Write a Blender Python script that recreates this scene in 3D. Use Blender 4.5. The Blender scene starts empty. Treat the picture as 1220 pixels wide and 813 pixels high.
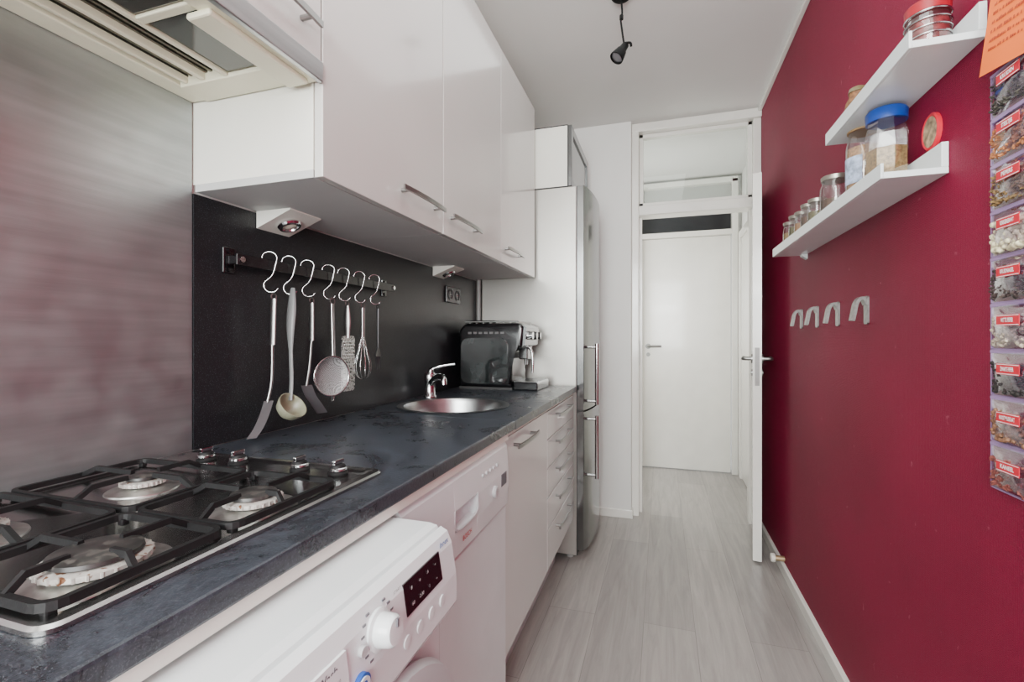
import bpy, bmesh, math, random
from mathutils import Vector, Matrix
random.seed(3)
scene = bpy.context.scene
col = scene.collection
WL = {}

# ---------------------------------------------------------------- materials
def M(name, color, rough=.5, metal=0.0, coat=0.0, var=None, bump=None, stretch=(1,1,1), emit=0, speck=None, spec=.5):
    m = bpy.data.materials.new(name); m.use_nodes = True
    nt = m.node_tree; N = nt.nodes; L = nt.links
    p = N['Principled BSDF']
    c = (color[0], color[1], color[2], 1)
    p.inputs['Base Color'].default_value = c
    p.inputs['Roughness'].default_value = rough
    p.inputs['Metallic'].default_value = metal
    p.inputs['Specular IOR Level'].default_value = spec
    p.inputs['Coat Weight'].default_value = coat
    p.inputs['Coat Roughness'].default_value = .08
    if emit:
        p.inputs['Emission Color'].default_value = c
        p.inputs['Emission Strength'].default_value = emit
    tc = N.new('ShaderNodeTexCoord'); mp = N.new('ShaderNodeMapping')
    mp.inputs['Scale'].default_value = stretch
    L.new(tc.outputs['Object'], mp.inputs['Vector'])
    if var is None: var = (8, .03)
    n = N.new('ShaderNodeTexNoise'); n.inputs['Scale'].default_value = var[0]; n.inputs['Detail'].default_value = 5
    L.new(mp.outputs[0], n.inputs['Vector'])
    r = N.new('ShaderNodeMapRange'); r.inputs['From Min'].default_value = .3; r.inputs['From Max'].default_value = .7
    L.new(n.outputs['Fac'], r.inputs['Value'])
    mx = N.new('ShaderNodeMix'); mx.data_type = 'RGBA'
    a = var[1]
    mx.inputs[6].default_value = tuple(max(0, x*(1-a)) for x in color)+(1,)
    mx.inputs[7].default_value = tuple(min(1, x*(1+a)) for x in color)+(1,)
    L.new(r.outputs[0], mx.inputs[0])
    out = mx.outputs[2]
    if speck:   # (scale, colour, threshold)
        v = N.new('ShaderNodeTexNoise'); v.inputs['Scale'].default_value = speck[0]; v.inputs['Detail'].default_value = 1
        L.new(tc.outputs['Object'], v.inputs['Vector'])
        mr = N.new('ShaderNodeMapRange'); mr.inputs['From Min'].default_value = speck[2]; mr.inputs['From Max'].default_value = speck[2]+.06
        L.new(v.outputs['Fac'], mr.inputs['Value'])
        m2 = N.new('ShaderNodeMix'); m2.data_type = 'RGBA'
        m2.inputs[7].default_value = tuple(speck[1])+(1,)
        L.new(mr.outputs[0], m2.inputs[0]); L.new(out, m2.inputs[6]); out = m2.outputs[2]
    L.new(out, p.inputs['Base Color'])
    if bump:
        nb = N.new('ShaderNodeTexNoise'); nb.inputs['Scale'].default_value = bump[0]; nb.inputs['Detail'].default_value = 3
        L.new(mp.outputs[0], nb.inputs['Vector'])
        b = N.new('ShaderNodeBump'); b.inputs['Strength'].default_value = bump[1]; b.inputs['Distance'].default_value = .002
        L.new(nb.outputs['Fac'], b.inputs['Height']); L.new(b.outputs[0], p.inputs['Normal'])
    return m

def Glass(name, tint=(1,1,1), refl=.10, rough=.02, body=0.0, bodycol=(1,1,1), edge=.6):
    m = bpy.data.materials.new(name); m.use_nodes = True
    nt = m.node_tree; N = nt.nodes; L = nt.links
    for n in list(N):
        if n.type != 'OUTPUT_MATERIAL': N.remove(n)
    o = N[0]
    t = N.new('ShaderNodeBsdfTransparent'); t.inputs[0].default_value = tuple(tint)+(1,)
    g = N.new('ShaderNodeBsdfGlossy'); g.inputs['Roughness'].default_value = rough
    fr = N.new('ShaderNodeLayerWeight'); fr.inputs['Blend'].default_value = .35
    ad = N.new('ShaderNodeMath'); ad.operation = 'MULTIPLY_ADD'; ad.inputs[1].default_value = edge; ad.inputs[2].default_value = refl
    ad.use_clamp = True
    L.new(fr.outputs['Facing'], ad.inputs[0])
    mx = N.new('ShaderNodeMixShader')
    L.new(ad.outputs[0], mx.inputs[0]); L.new(t.outputs[0], mx.inputs[1]); L.new(g.outputs[0], mx.inputs[2])
    res = mx.outputs[0]
    if body:
        d = N.new('ShaderNodeBsdfDiffuse'); d.inputs[0].default_value = tuple(bodycol)+(1,)
        m2 = N.new('ShaderNodeMixShader'); m2.inputs[0].default_value = body
        L.new(res, m2.inputs[1]); L.new(d.outputs[0], m2.inputs[2]); res = m2.outputs[0]
    L.new(res, o.inputs[0])
    return m

def floor_mat():
    m = bpy.data.materials.new('grey_laminate_planks'); m.use_nodes = True
    nt = m.node_tree; N = nt.nodes; L = nt.links; p = N['Principled BSDF']
    g = N.new('ShaderNodeNewGeometry')
    mp = N.new('ShaderNodeMapping'); mp.inputs['Rotation'].default_value = (0,0,math.radians(90)); mp.inputs['Location'].default_value=(.31,.07,0)
    L.new(g.outputs['Position'], mp.inputs['Vector'])
    b = N.new('ShaderNodeTexBrick'); b.inputs['Scale'].default_value = 1
    b.inputs['Brick Width'].default_value = 1.25; b.inputs['Row Height'].default_value = .20
    b.inputs['Mortar Size'].default_value = .0012; b.inputs['Mortar Smooth'].default_value = .5
    b.inputs['Color1'].default_value = (.315,.295,.278,1); b.inputs['Color2'].default_value = (.395,.37,.348,1)
    b.inputs['Mortar'].default_value = (.19,.178,.168,1); b.offset = .37
    L.new(mp.outputs[0], b.inputs['Vector'])
    m2 = N.new('ShaderNodeMapping'); m2.inputs['Scale'].default_value = (20, 1.5, 1)
    L.new(g.outputs['Position'], m2.inputs['Vector'])
    n = N.new('ShaderNodeTexNoise'); n.inputs['Scale'].default_value = 1.6; n.inputs['Detail'].default_value = 8; n.inputs['Roughness'].default_value=.65
    n.inputs['Distortion'].default_value=.8
    L.new(m2.outputs[0], n.inputs['Vector'])
    r = N.new('ShaderNodeMapRange'); r.inputs['From Min'].default_value=.3; r.inputs['From Max'].default_value=.7
    r.inputs['To Min'].default_value=.76; r.inputs['To Max'].default_value=1.14
    L.new(n.outputs['Fac'], r.inputs['Value'])
    v = N.new('ShaderNodeVectorMath'); v.operation='SCALE'
    L.new(b.outputs['Color'], v.inputs[0]); L.new(r.outputs[0], v.inputs['Scale'])
    L.new(v.outputs[0], p.inputs['Base Color'])
    p.inputs['Roughness'].default_value=.33
    bp = N.new('ShaderNodeBump'); bp.inputs['Strength'].default_value=.12; bp.inputs['Distance'].default_value=.002
    L.new(n.outputs['Fac'], bp.inputs['Height']); L.new(bp.outputs[0], p.inputs['Normal'])
    return m

def red_mat():
    m = bpy.data.materials.new('crimson_woven_wallpaper'); m.use_nodes = True
    nt = m.node_tree; N = nt.nodes; L = nt.links; p = N['Principled BSDF']
    g = N.new('ShaderNodeNewGeometry')
    w = []
    for ax, sc in (('Y', 60), ('Z', 75)):
        t = N.new('ShaderNodeTexWave'); t.bands_direction = ax; t.inputs['Scale'].default_value = sc
        t.inputs['Distortion'].default_value = 5.0; t.inputs['Detail'].default_value = 3; t.inputs['Detail Scale'].default_value=4
        L.new(g.outputs['Position'], t.inputs['Vector']); w.append(t)
    mul = N.new('ShaderNodeMath'); mul.operation='MULTIPLY'
    L.new(w[0].outputs['Fac'], mul.inputs[0]); L.new(w[1].outputs['Fac'], mul.inputs[1])
    n = N.new('ShaderNodeTexNoise'); n.inputs['Scale'].default_value=2.2; n.inputs['Detail'].default_value=6
    L.new(g.outputs['Position'], n.inputs['Vector'])
    add = N.new('ShaderNodeMath'); add.operation='MULTIPLY_ADD'; add.inputs[1].default_value=.35
    L.new(mul.outputs[0], add.inputs[0]); L.new(n.outputs['Fac'], add.inputs[2])
    r = N.new('ShaderNodeMix'); r.data_type='RGBA'
    r.inputs[6].default_value=(.130,.0,.018,1); r.inputs[7].default_value=(.275,.003,.044,1)
    L.new(add.outputs[0], r.inputs[0]); out=r.outputs[2]
    # small chips and scuffs in the paint
    s = N.new('ShaderNodeTexNoise'); s.inputs['Scale'].default_value=38; s.inputs['Detail'].default_value=3
    L.new(g.outputs['Position'], s.inputs['Vector'])
    sm = N.new('ShaderNodeMapRange'); sm.inputs['From Min'].default_value=.71; sm.inputs['From Max'].default_value=.75
    sm.inputs['To Max'].default_value=.5
    L.new(s.outputs['Fac'], sm.inputs['Value'])
    m3 = N.new('ShaderNodeMix'); m3.data_type='RGBA'; m3.inputs[7].default_value=(.42,.13,.17,1)
    L.new(sm.outputs[0], m3.inputs[0]); L.new(out, m3.inputs[6])
    L.new(m3.outputs[2], p.inputs['Base Color'])
    p.inputs['Roughness'].default_value=.55
    p.inputs['Specular IOR Level'].default_value=.25
    bp = N.new('ShaderNodeBump'); bp.inputs['Strength'].default_value=.6; bp.inputs['Distance'].default_value=.003
    L.new(mul.outputs[0], bp.inputs['Height']); L.new(bp.outputs[0], p.inputs['Normal'])
    return m

def worktop_mat():
    m = M('slate_laminate_worktop', (.018,.021,.027), .28, var=(260,.5), bump=(260,.25), speck=(560,(.06,.068,.08),.60))
    nt = m.node_tree; N = nt.nodes; L = nt.links; p = N['Principled BSDF']
    src = p.inputs['Base Color'].links[0].from_socket
    g = N.new('ShaderNodeNewGeometry')
    n = N.new('ShaderNodeTexNoise'); n.inputs['Scale'].default_value=7; n.inputs['Detail'].default_value=9; n.inputs['Roughness'].default_value=.75; n.inputs['Distortion'].default_value=1.2
    L.new(g.outputs['Position'], n.inputs['Vector'])
    r = N.new('ShaderNodeMapRange'); r.inputs['From Min'].default_value=.42; r.inputs['From Max'].default_value=.70
    r.inputs['To Max'].default_value=.8
    L.new(n.outputs['Fac'], r.inputs['Value'])
    x = N.new('ShaderNodeMix'); x.data_type='RGBA'; x.inputs[7].default_value=(.070,.083,.105,1)
    L.new(r.outputs[0], x.inputs[0]); L.new(src, x.inputs[6]); L.new(x.outputs[2], p.inputs['Base Color'])
    r2 = N.new('ShaderNodeMapRange'); r2.inputs['To Min'].default_value=.16; r2.inputs['To Max'].default_value=.42
    L.new(n.outputs['Fac'], r2.inputs['Value']); L.new(r2.outputs[0], p.inputs['Roughness'])
    return m

def plate_mat():
    m = M('brushed_steel_wall_plate', (.43,.455,.46), .40, .9, var=(60,.10), bump=(420,.10), stretch=(1,.06,1))
    nt = m.node_tree; N = nt.nodes; L = nt.links; p = N['Principled BSDF']
    g = N.new('ShaderNodeNewGeometry')
    n = N.new('ShaderNodeTexNoise'); n.inputs['Scale'].default_value=14; n.inputs['Detail'].default_value=4
    L.new(g.outputs['Position'], n.inputs['Vector'])
    r = N.new('ShaderNodeMapRange'); r.inputs['From Min'].default_value=.3; r.inputs['From Max'].default_value=.7
    r.inputs['To Min'].default_value=.34; r.inputs['To Max'].default_value=.50
    L.new(n.outputs['Fac'], r.inputs['Value']); L.new(r.outputs[0], p.inputs['Roughness'])
    return m

def mesh_mat():
    m = M('sieve_wire_mesh', (.78,.80,.80), .5, .2)
    nt = m.node_tree; N = nt.nodes; L = nt.links; p = N['Principled BSDF']
    tc = N.new('ShaderNodeTexCoord')
    ck = N.new('ShaderNodeTexChecker'); ck.inputs['Scale'].default_value = 450
    L.new(tc.outputs['Object'], ck.inputs['Vector'])
    r = N.new('ShaderNodeMapRange'); r.inputs['To Min'].default_value=.15; r.inputs['To Max'].default_value=.60
    L.new(ck.outputs['Fac'], r.inputs['Value']); L.new(r.outputs[0], p.inputs['Alpha'])
    return m

white_wall = M('white_painted_wall', (.79,.79,.76), .6, var=(3,.03), bump=(60,.15))
ceil_m = M('ceiling_paint', (.74,.735,.715), .8, var=(2,.03), bump=(25,.1))
red = red_mat(); floorm = floor_mat()
wood_white = M('cream_gloss_woodwork', (.80,.785,.73), .24, coat=.5, bump=(18,.2))
cream_cab = M('cream_side_panel', (.78,.78,.71), .38)
pink_white = M('greige_gloss_cabinet_front', (.60,.59,.56), .20, coat=.35, var=(2,.02))
base_front = M('pale_gloss_base_front', (.69,.71,.69), .20, coat=.3, var=(2,.02))
under_m = M('cabinet_underside', (.50,.51,.50), .55)
handle_m = M('brushed_handle_steel', (.32,.32,.31), .35, 1, var=(30,.06), stretch=(1,.1,1))
chrome = M('polished_chrome', (.62,.63,.63), .12, 1)
steel = M('brushed_steel', (.45,.46,.46), .28, 1, var=(3,.1), bump=(80,.06), stretch=(1,1,18))
hob_steel = M('hob_steel', (.40,.40,.40), .24, 1, var=(6,.2), bump=(120,.05))
fridge_front = M('fridge_front_steel', (.20,.205,.205), .18, .95, var=(3,.1), bump=(80,.04), stretch=(1,1,.2))
hook_steel = M('hook_brushed_steel', (.27,.27,.26), .36, .95, var=(80,.2))
plate_m = plate_mat()
fridge_side = M('fridge_side_steel', (.50,.49,.455), .32, .6, var=(2,.08), bump=(50,.05))
worktop_m = worktop_mat()
splash_m = M('black_speckled_splashback', (.0065,.007,.009), .38, var=(5,.2), bump=(350,.3), speck=(520,(.065,.072,.085),.63))
black_plastic = M('black_plastic', (.006,.006,.007), .20, coat=.6)
matte_black = M('cast_iron_black', (.006,.006,.0065), .55, bump=(200,.2), var=(40,.3), spec=.3)
appl_white = M('white_appliance_enamel', (.77,.83,.84), .22, coat=.25)
appl_grey = M('grey_appliance_panel', (.50,.52,.53), .35)
dark_screen = M('dark_display', (.01,.008,.01), .1, coat=.5)
blue_m = M('blue_print', (.02,.10,.45), .4)
grey_print = M('grey_print', (.14,.14,.16), .5)
white_print = M('white_print', (.9,.9,.9), .5)
cream_hood = M('aged_cream_hood', (.76,.735,.56), .35, var=(6,.08))
hood_filter = M('hood_filter_metal', (.16,.155,.13), .3, .85, var=(60,.25), stretch=(1,6,1))
hood_glass = M('hood_dark_lens', (.035,.04,.03), .10, .3, coat=.5)
burner_al = M('burner_steel_dish', (.42,.42,.40), .33, .9, var=(45,.3))
burner_white = M('worn_aluminium_ring', (.58,.56,.52), .4, .5, var=(90,.25), speck=(150,(.20,.09,.045),.62))
cap_m = M('worn_burner_cap', (.022,.021,.020), .4, var=(50,.5), speck=(90,(.06,.055,.05),.6))
glass = Glass('clear_glass', (.96,.97,.97))
pane = Glass('window_pane', (.93,.95,.94), .03, edge=.2)
film = Glass('clear_purple_film', (.93,.86,.97), .13, .10, .05, (.55,.40,.68), edge=.5)
smoke = Glass('smoked_plastic', (.25,.27,.27), .12, .05)
purple = M('purple_plastic', (.34,.22,.42), .3)
red_label = M('red_label', (.60,.008,.03), .45)
orange = M('orange_paper', (.95,.175,.012), .75)
orange_ink = M('dark_orange_print', (.45,.04,.005), .6)
blue_lid = M('blue_lid_plastic', (.004,.045,.28), .35)
wood_brown = M('brown_stuff', (.20,.09,.035), .7, var=(120,.5))
oat_m = M('oats', (.40,.22,.10), .8, var=(160,.45), bump=(200,.8))
ladle_m = M('grey_green_nylon', (.26,.26,.18), .35)
green_m = M('aluminium_lid', (.40,.39,.33), .35, .8)
gasket = M('dark_gap', (.03,.03,.03), .6)
black_pipe = M('grey_plastic_conduit', (.38,.38,.37), .5)

# ---------------------------------------------------------------- geometry helpers
def NB(): return bmesh.new()

def box(bm, x0,x1,y0,y1,z0,z1, bev=0, seg=2):
    vs = [bm.verts.new((x,y,z)) for x in (x0,x1) for y in (y0,y1) for z in (z0,z1)]
    idx = [(0,1,3,2),(4,6,7,5),(0,4,5,1),(2,3,7,6),(0,2,6,4),(1,5,7,3)]
    fs = [bm.faces.new([vs[i] for i in f]) for f in idx]
    if bev:
        es = list({e for f in fs for e in f.edges})
        bmesh.ops.bevel(bm, geom=es, offset=bev, segments=seg, profile=.5, affect='EDGES')
    return vs

def prism(bm, poly, ax, a0, a1):
    def P(p, a):
        if ax == 'x': return (a, p[0], p[1])
        if ax == 'y': return (p[0], a, p[1])
        return (p[0], p[1], a)
    A = [bm.verts.new(P(p,a0)) for p in poly]; B = [bm.verts.new(P(p,a1)) for p in poly]
    n = len(poly)
    bm.faces.new(A); bm.faces.new(B[::-1])
    for i in range(n):
        bm.faces.new([A[i],B[i],B[(i+1)%n],A[(i+1)%n]])

def rr(x0,x1,y0,y1,r,n=6):
    pts=[]
    for cx,cy,a in ((x1-r,y0+r,-90),(x1-r,y1-r,0),(x0+r,y1-r,90),(x0+r,y0+r,180)):
        for i in range(n+1):
            t=math.radians(a+90*i/n); pts.append((cx+r*math.cos(t),cy+r*math.sin(t)))
    return pts

def frame_of(W):
    W=Vector(W).normalized()
    U=Vector((0,0,1)) if abs(W.z)<.9 else Vector((1,0,0))
    U=(U-W*U.dot(W)).normalized(); return U, W.cross(U), W

def lathe(bm, prof, o, W=(0,0,1), seg=28, sy=1.0):
    U,V,W=frame_of(W); o=Vector(o); rings=[]
    for r,h in prof:
        if r<=1e-6: rings.append([bm.verts.new(o+W*h)])
        else: rings.append([bm.verts.new(o+W*h+U*(r*math.cos(2*math.pi*i/seg))+V*(r*sy*math.sin(2*math.pi*i/seg))) for i in range(seg)])
    for a,b in zip(rings[:-1],rings[1:]):
        for i in range(seg):
            j=(i+1)%seg
            if len(a)==1 and len(b)==1: continue
            if len(a)==1: bm.faces.new([a[0],b[i],b[j]])
            elif len(b)==1: bm.faces.new([a[i],a[j],b[0]])
            else: bm.faces.new([a[i],a[j],b[j],b[i]])

def cyl(bm, p0, p1, r0, r1=None, seg=20):
    p0=Vector(p0); p1=Vector(p1); r1=r0 if r1 is None else r1
    lathe(bm, [(0,0),(r0,0),(r1,(p1-p0).length),(0,(p1-p0).length)], p0, p1-p0, seg)

def smoothp(pts, k=6, closed=False):
    P=[Vector(p) for p in pts]; n=len(P); out=[]
    R = range(n) if closed else range(n-1)
    for i in R:
        if closed: a,b,c,d=P[i-1],P[i],P[(i+1)%n],P[(i+2)%n]
        else: a=P[max(i-1,0)]; b=P[i]; c=P[i+1]; d=P[min(i+2,n-1)]
        for j in range(k):
            t=j/k
            out.append(.5*((2*b)+(c-a)*t+(2*a-5*b+4*c-d)*t*t+(3*b-a-3*c+d)*t**3))
    if not closed: out.append(P[-1])
    return out

def tube(bm, pts, r, seg=8, closed=False, sx=1.0):
    P=[Vector(p) for p in pts]; n=len(P)
    rad = r if isinstance(r,(list,tuple)) else [r]*n
    T=[]
    for i in range(n):
        if closed: t=P[(i+1)%n]-P[i-1]
        else: t=P[min(i+1,n-1)]-P[max(i-1,0)]
        T.append(t.normalized())
    U,V,_=frame_of(T[0]); rings=[]
    for i in range(n):
        U=(U-T[i]*U.dot(T[i])).normalized(); V=T[i].cross(U)
        rings.append([bm.verts.new(P[i]+rad[i]*(math.cos(2*math.pi*k/seg)*U+sx*math.sin(2*math.pi*k/seg)*V)) for k in range(seg)])
    R = range(n) if closed else range(n-1)
    for i in R:
        a=rings[i]; b=rings[(i+1)%n]
        for k in range(seg):
            bm.faces.new([a[k],a[(k+1)%seg],b[(k+1)%seg],b[k]])
    if not closed:
        bm.faces.new(rings[0]); bm.faces.new(rings[-1][::-1])

def ribbon(bm, pts, w, thick):
    P=[Vector(p) for p in pts]; n=len(P); w=Vector(w); rings=[]
    for i in range(n):
        t=(P[min(i+1,n-1)]-P[max(i-1,0)]).normalized()
        nn=t.cross(w).normalized()*thick/2
        rings.append([bm.verts.new(P[i]+s*w/2+q*nn) for s,q in ((-1,-1),(1,-1),(1,1),(-1,1))])
    for a,b in zip(rings[:-1],rings[1:]):
        for k in range(4): bm.faces.new([a[k],a[(k+1)%4],b[(k+1)%4],b[k]])
    bm.faces.new(rings[0]); bm.faces.new(rings[-1][::-1])

def add(name, bm, mat, parent=None, smooth=0, label=None, cat=None, kind=None, group=None, base=False):
    bmesh.ops.recalc_face_normals(bm, faces=bm.faces)
    xs=[v.co for v in bm.verts]
    lo=Vector((min(c.x for c in xs),min(c.y for c in xs),min(c.z for c in xs)))
    hi=Vector((max(c.x for c in xs),max(c.y for c in xs),max(c.z for c in xs)))
    c=(lo+hi)/2
    if base: c.z=lo.z
    bmesh.ops.translate(bm, verts=bm.verts, vec=-c)
    me=bpy.data.meshes.new(name); bm.to_mesh(me); bm.free()
    me.materials.append(mat)
    if smooth:
        me.shade_smooth(); me.set_sharp_from_angle(angle=math.radians(smooth))
    o=bpy.data.objects.new(name, me); col.objects.link(o)
    if parent is not None:
        o.parent=parent; o.location=c-WL[parent.name]
    else: o.location=c
    WL[o.name]=c.copy()
    if label: o['label']=label
    if cat: o['category']=cat
    if kind: o['kind']=kind
    if group: o['group']=group
    return o

def root(name, loc, label, cat, group=None):
    o=bpy.data.objects.new(name, None); o.empty_display_size=.05; col.objects.link(o)
    o.location=loc; o['label']=label; o['category']=cat
    if group: o['group']=group
    WL[o.name]=Vector(loc); return o

def struct(name, bm, mat, parent=None, smooth=0):
    return add(name, bm, mat, parent, smooth, kind='structure')

def text(name, s, size, loc, face, mat, parent, align='CENTER', sx=1.0, bold=0.0):
    cu=bpy.data.curves.new('t','FONT'); cu.body=s; cu.size=size; cu.align_x=align; cu.align_y='CENTER'; cu.resolution_u=2
    cu.offset=bold
    to=bpy.data.objects.new('t',cu)
    me=bpy.data.meshes.new_from_object(to)
    bm=NB(); bm.from_mesh(me)
    bpy.data.objects.remove(to); bpy.data.curves.remove(cu); bpy.data.meshes.remove(me)
    if not bm.verts: bm.free(); return None
    if face=='-x': R=Matrix(((0,0,-1),(-1,0,0),(0,1,0)))
    elif face=='+x': R=Matrix(((0,0,1),(1,0,0),(0,1,0)))
    else: R=Matrix.Identity(3)
    loc=Vector(loc)
    for v in bm.verts:
        c=Vector((v.co.x*sx,v.co.y,v.co.z)); v.co=R@c+loc
    return add(name,bm,mat,parent)

H=2.6; XL=-.994; XR=.589; YB=-1.3; YE=3.165

# ---------------------------------------------------------------- structure
b=NB(); box(b,-1.1,XR+.1,YB-.1,4.6,-.08,0); struct('floor',b,floorm)
b=NB(); box(b,-1.1,XR+.3,YB-.1,4.6,H,H+.08); struct('ceiling',b,ceil_m)
b=NB(); box(b,XL-.1,XL,YB-.1,YE+.2,0,H); struct('wall_left',b,white_wall)
b=NB(); box(b,XR,XR+.1,YB-.1,3.37,0,H); struct('wall_right',b,red)
b=NB()
box(b,XL,XR,YB-.1,YB,0,.9); box(b,XL,XR,YB-.1,YB,2.4,H); box(b,XL,-.85,YB-.1,YB,.9,2.4); box(b,.5,XR,YB-.1,YB,.9,2.4)
struct('wall_back',b,white_wall)
b=NB(); box(b,XL,-.188,YE,3.36,0,H,.004); struct('wall_front',b,white_wall)
b=NB(); box(b,-.7,-.6,3.37,4.6,0,H); struct('wall_hall_left',b,white_wall)
b=NB(); box(b,.66,.76,3.37,4.6,0,H); struct('wall_hall_right',b,white_wall)
b=NB(); box(b,-.6,-.215,4.5,4.6,0,H); box(b,.63,.66,4.5,4.6,0,H); box(b,-.215,.63,4.5,4.6,2.36,H)
struct('wall_hall_end',b,white_wall)
# window behind the camera
w=NB()
for x0,x1 in ((-.85,-.79),(.44,.5),(-.205,-.145)): box(w,x0,x1,YB-.07,YB-.02,.9,2.4)
for z0,z1 in ((.9,.96),(2.34,2.4)): box(w,-.85,.5,YB-.07,YB-.02,z0,z1)
struct('window_1',w,wood_white)
# baseboards
b=NB(); prism(b,[(XR,0),(XR-.014,0),(XR-.014,.045),(XR-.009,.052),(XR,.052)],'y',YB,3.22); struct('baseboard_right',b,wood_white)
b=NB(); box(b,-.42,-.186,YE-.012,YE,0,.055,.003); box(b,-.19,-.178,YE-.012,3.22,0,.055,.003); struct('baseboard_front',b,wood_white)
# cornice along red wall
b=NB(); box(b,XR-.022,XR,YB,3.22,H-.022,H,.004); struct('trim_1',b,wood_white)

# door frame between kitchen and hall
b=NB()
box(b,-.188,-.142,3.215,3.37,0,2.545,.004)
box(b,.545,XR,3.235,3.37,0,2.545,.004)
box(b,-.188,XR,3.215,3.37,2.545,H,.004)
box(b,-.15,.55,3.235,3.36,1.995,2.06,.006)
box(b,-.142,-.125,3.30,3.36,0,1.995); box(b,.53,.545,3.30,3.36,0,1.995)
struct('trim_2',b,wood_white)
# transom window
b=NB()
box(b,-.142,-.115,3.27,3.32,2.06,2.545,.003); box(b,.518,.545,3.27,3.32,2.06,2.545,.003)
box(b,-.142,.545,3.27,3.32,2.06,2.085,.003); box(b,-.142,.545,3.27,3.32,2.52,2.545,.003)
w1=struct('window_2',b,wood_white)
b=NB(); box(b,-.115,.518,3.292,3.296,2.085,2.52); struct('glass_pane',b,pane,w1)
# hall end door frame
b=NB()
box(b,-.215,-.172,4.43,4.6,0,2.56,.004); box(b,.58,.63,4.43,4.6,0,2.56,.004)
box(b,-.172,.58,4.43,4.6,2.08,2.125,.004); box(b,-.172,.58,4.43,4.6,2.30,2.35,.004)
box(b,-.215,.63,4.43,4.499,2.53,2.575,.003)
struct('trim_3',b,wood_white)
b=NB(); box(b,-.172,.58,4.49,4.4995,2.35,2.53); struct('window_4',b,M('pale_transom_panel',(.42,.43,.41),.2,coat=.5))
b=NB(); box(b,-.172,.58,4.50,4.51,2.125,2.30); struct('window_3',b,M('dark_transom_glass',(.010,.012,.015),.2))
b=NB(); box(b,-.168,.576,4.475,4.515,.006,2.078,.004)
d2=struct('door_2',b,wood_white)
# second frame on the side of the hall
b=NB(); box(b,.625,.659,3.40,3.46,0,2.08,.004); box(b,.625,.659,4.33,4.39,0,2.08,.004); box(b,.625,.659,3.46,4.33,2.02,2.08,.004); struct('trim_5',b,wood_white)
b=NB(); box(b,.640,.658,3.462,4.328,.006,2.018,.003); struct('door_3',b,wood_white)

def lever(parent, p, out, ldir, mat=handle_m):
    p=Vector(p); out=Vector(out); ldir=Vector(ldir)
    b=NB()
    cyl(b,p,p+out*.008,.024)
    pts=smoothp([p+out*.006,p+out*.038,p+out*.047+ldir*.012,p+out*.047+ldir*.055,p+out*.044+ldir*.115],5)
    tube(b,pts,.0105,10)
    add('door_handle',b,mat,parent,40)
    b=NB(); q=p-Vector((0,0,.075)); cyl(b,q,q+out*.006,.018); cyl(b,q+out*.006,q+out*.009,.006)
    add('lock_rosette',b,mat,parent,40)
lever(d2,(-.115,4.475,1.105),(0,-1,0),(1,0,0),M('dark_handle_steel',(.2,.2,.19),.3,1))
# open door leaf
hx,hy=.537,3.225; nx,ny=.457,2.735
u=Vector((nx-hx,ny-hy,0)).normalized(); n=Vector((-u.y,u.x,0));
if n.x<0: n=-n
A=Vector((hx,hy,0)); Bp=Vector((nx,ny,0)); T=.042
A=A-n*T
p=[Bp,Bp+n*T,Bp+n*T-u*(Bp-A).length,Bp-u*(Bp-A).length]
b=NB(); prism(b,[(q.x,q.y) for q in p],'z',.012,2.045)
d1=struct('door_1',b,wood_white)
hp=Bp-u*.055
lever(d1,(hp.x,hp.y,1.07),-n,-u,hook_steel)
lever(d1,(hp.x+n.x*T,hp.y+n.y*T,1.07),n,-u,hook_steel)
b=NB(); q=Bp+n*T*.5
box(b,q.x-.011,q.x+.011,q.y-.002,q.y+.0015,.93,1.13); add('lock_plate',b,handle_m,d1)
b=NB(); box(b,-.1435,-.138,3.235,3.262,1.40,1.50,.002); box(b,-.1435,-.138,3.235,3.262,1.0,1.16,.002); struct('trim_4',b,handle_m)

# door stop
r=root('door_stop',(.575,2.66,.06),'white and brass floor-level door stop on the red wall','door stop')
b=NB(); cyl(b,(.588,2.66,.072),(.545,2.66,.072),.013); add('stem',b,M('aged_brass',(.55,.42,.25),.35,.8),r,40)
b=NB(); lathe(b,[(0,0),(.02,0),(.022,.006),(.02,.018),(0,.02)],(.545,2.66,.072),(-1,0,0)); add('buffer',b,M('offwhite_rubber',(.75,.72,.65),.5),r,40)

# ---------------------------------------------------------------- wall plates
b=NB(); box(b,XL+.0012,XL+.005,-.1,.776,.932,1.72); add('wall_plate',b,plate_m,label='brushed stainless steel splash plate behind the gas hob',cat='splash plate')
b=NB(); box(b,XL+.0012,XL+.008,.778,2.44,.932,1.50); add('splashback',b,splash_m,label='black speckled splashback panel above the worktop',cat='splashback')
b=NB(); tube(b,[(XL+.02,2.452,.001),(XL+.02,2.452,1.60)],.011,10); add('pipe',b,black_pipe,smooth=40,label='grey vertical conduit pipe between splashback and fridge',cat='pipe')

# ---------------------------------------------------------------- upper cabinets
def bar_handle(parent, x, y0, y1, z, name='handle'):
    b=NB()
    yc=(y0+y1)/2; pts=[]
    for i in range(9):
        t=-1+i/4; pts.append((x+.03-.006*t*t,yc+t*(y1-y0)/2,z))
    ribbon(b,pts,(0,0,.012),.006)
    for yy in (y0+.028,y1-.028): cyl(b,(x,yy,z),(x+.027,yy,z),.0055,seg=10)
    return add(name,b,handle_m,parent)

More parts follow.
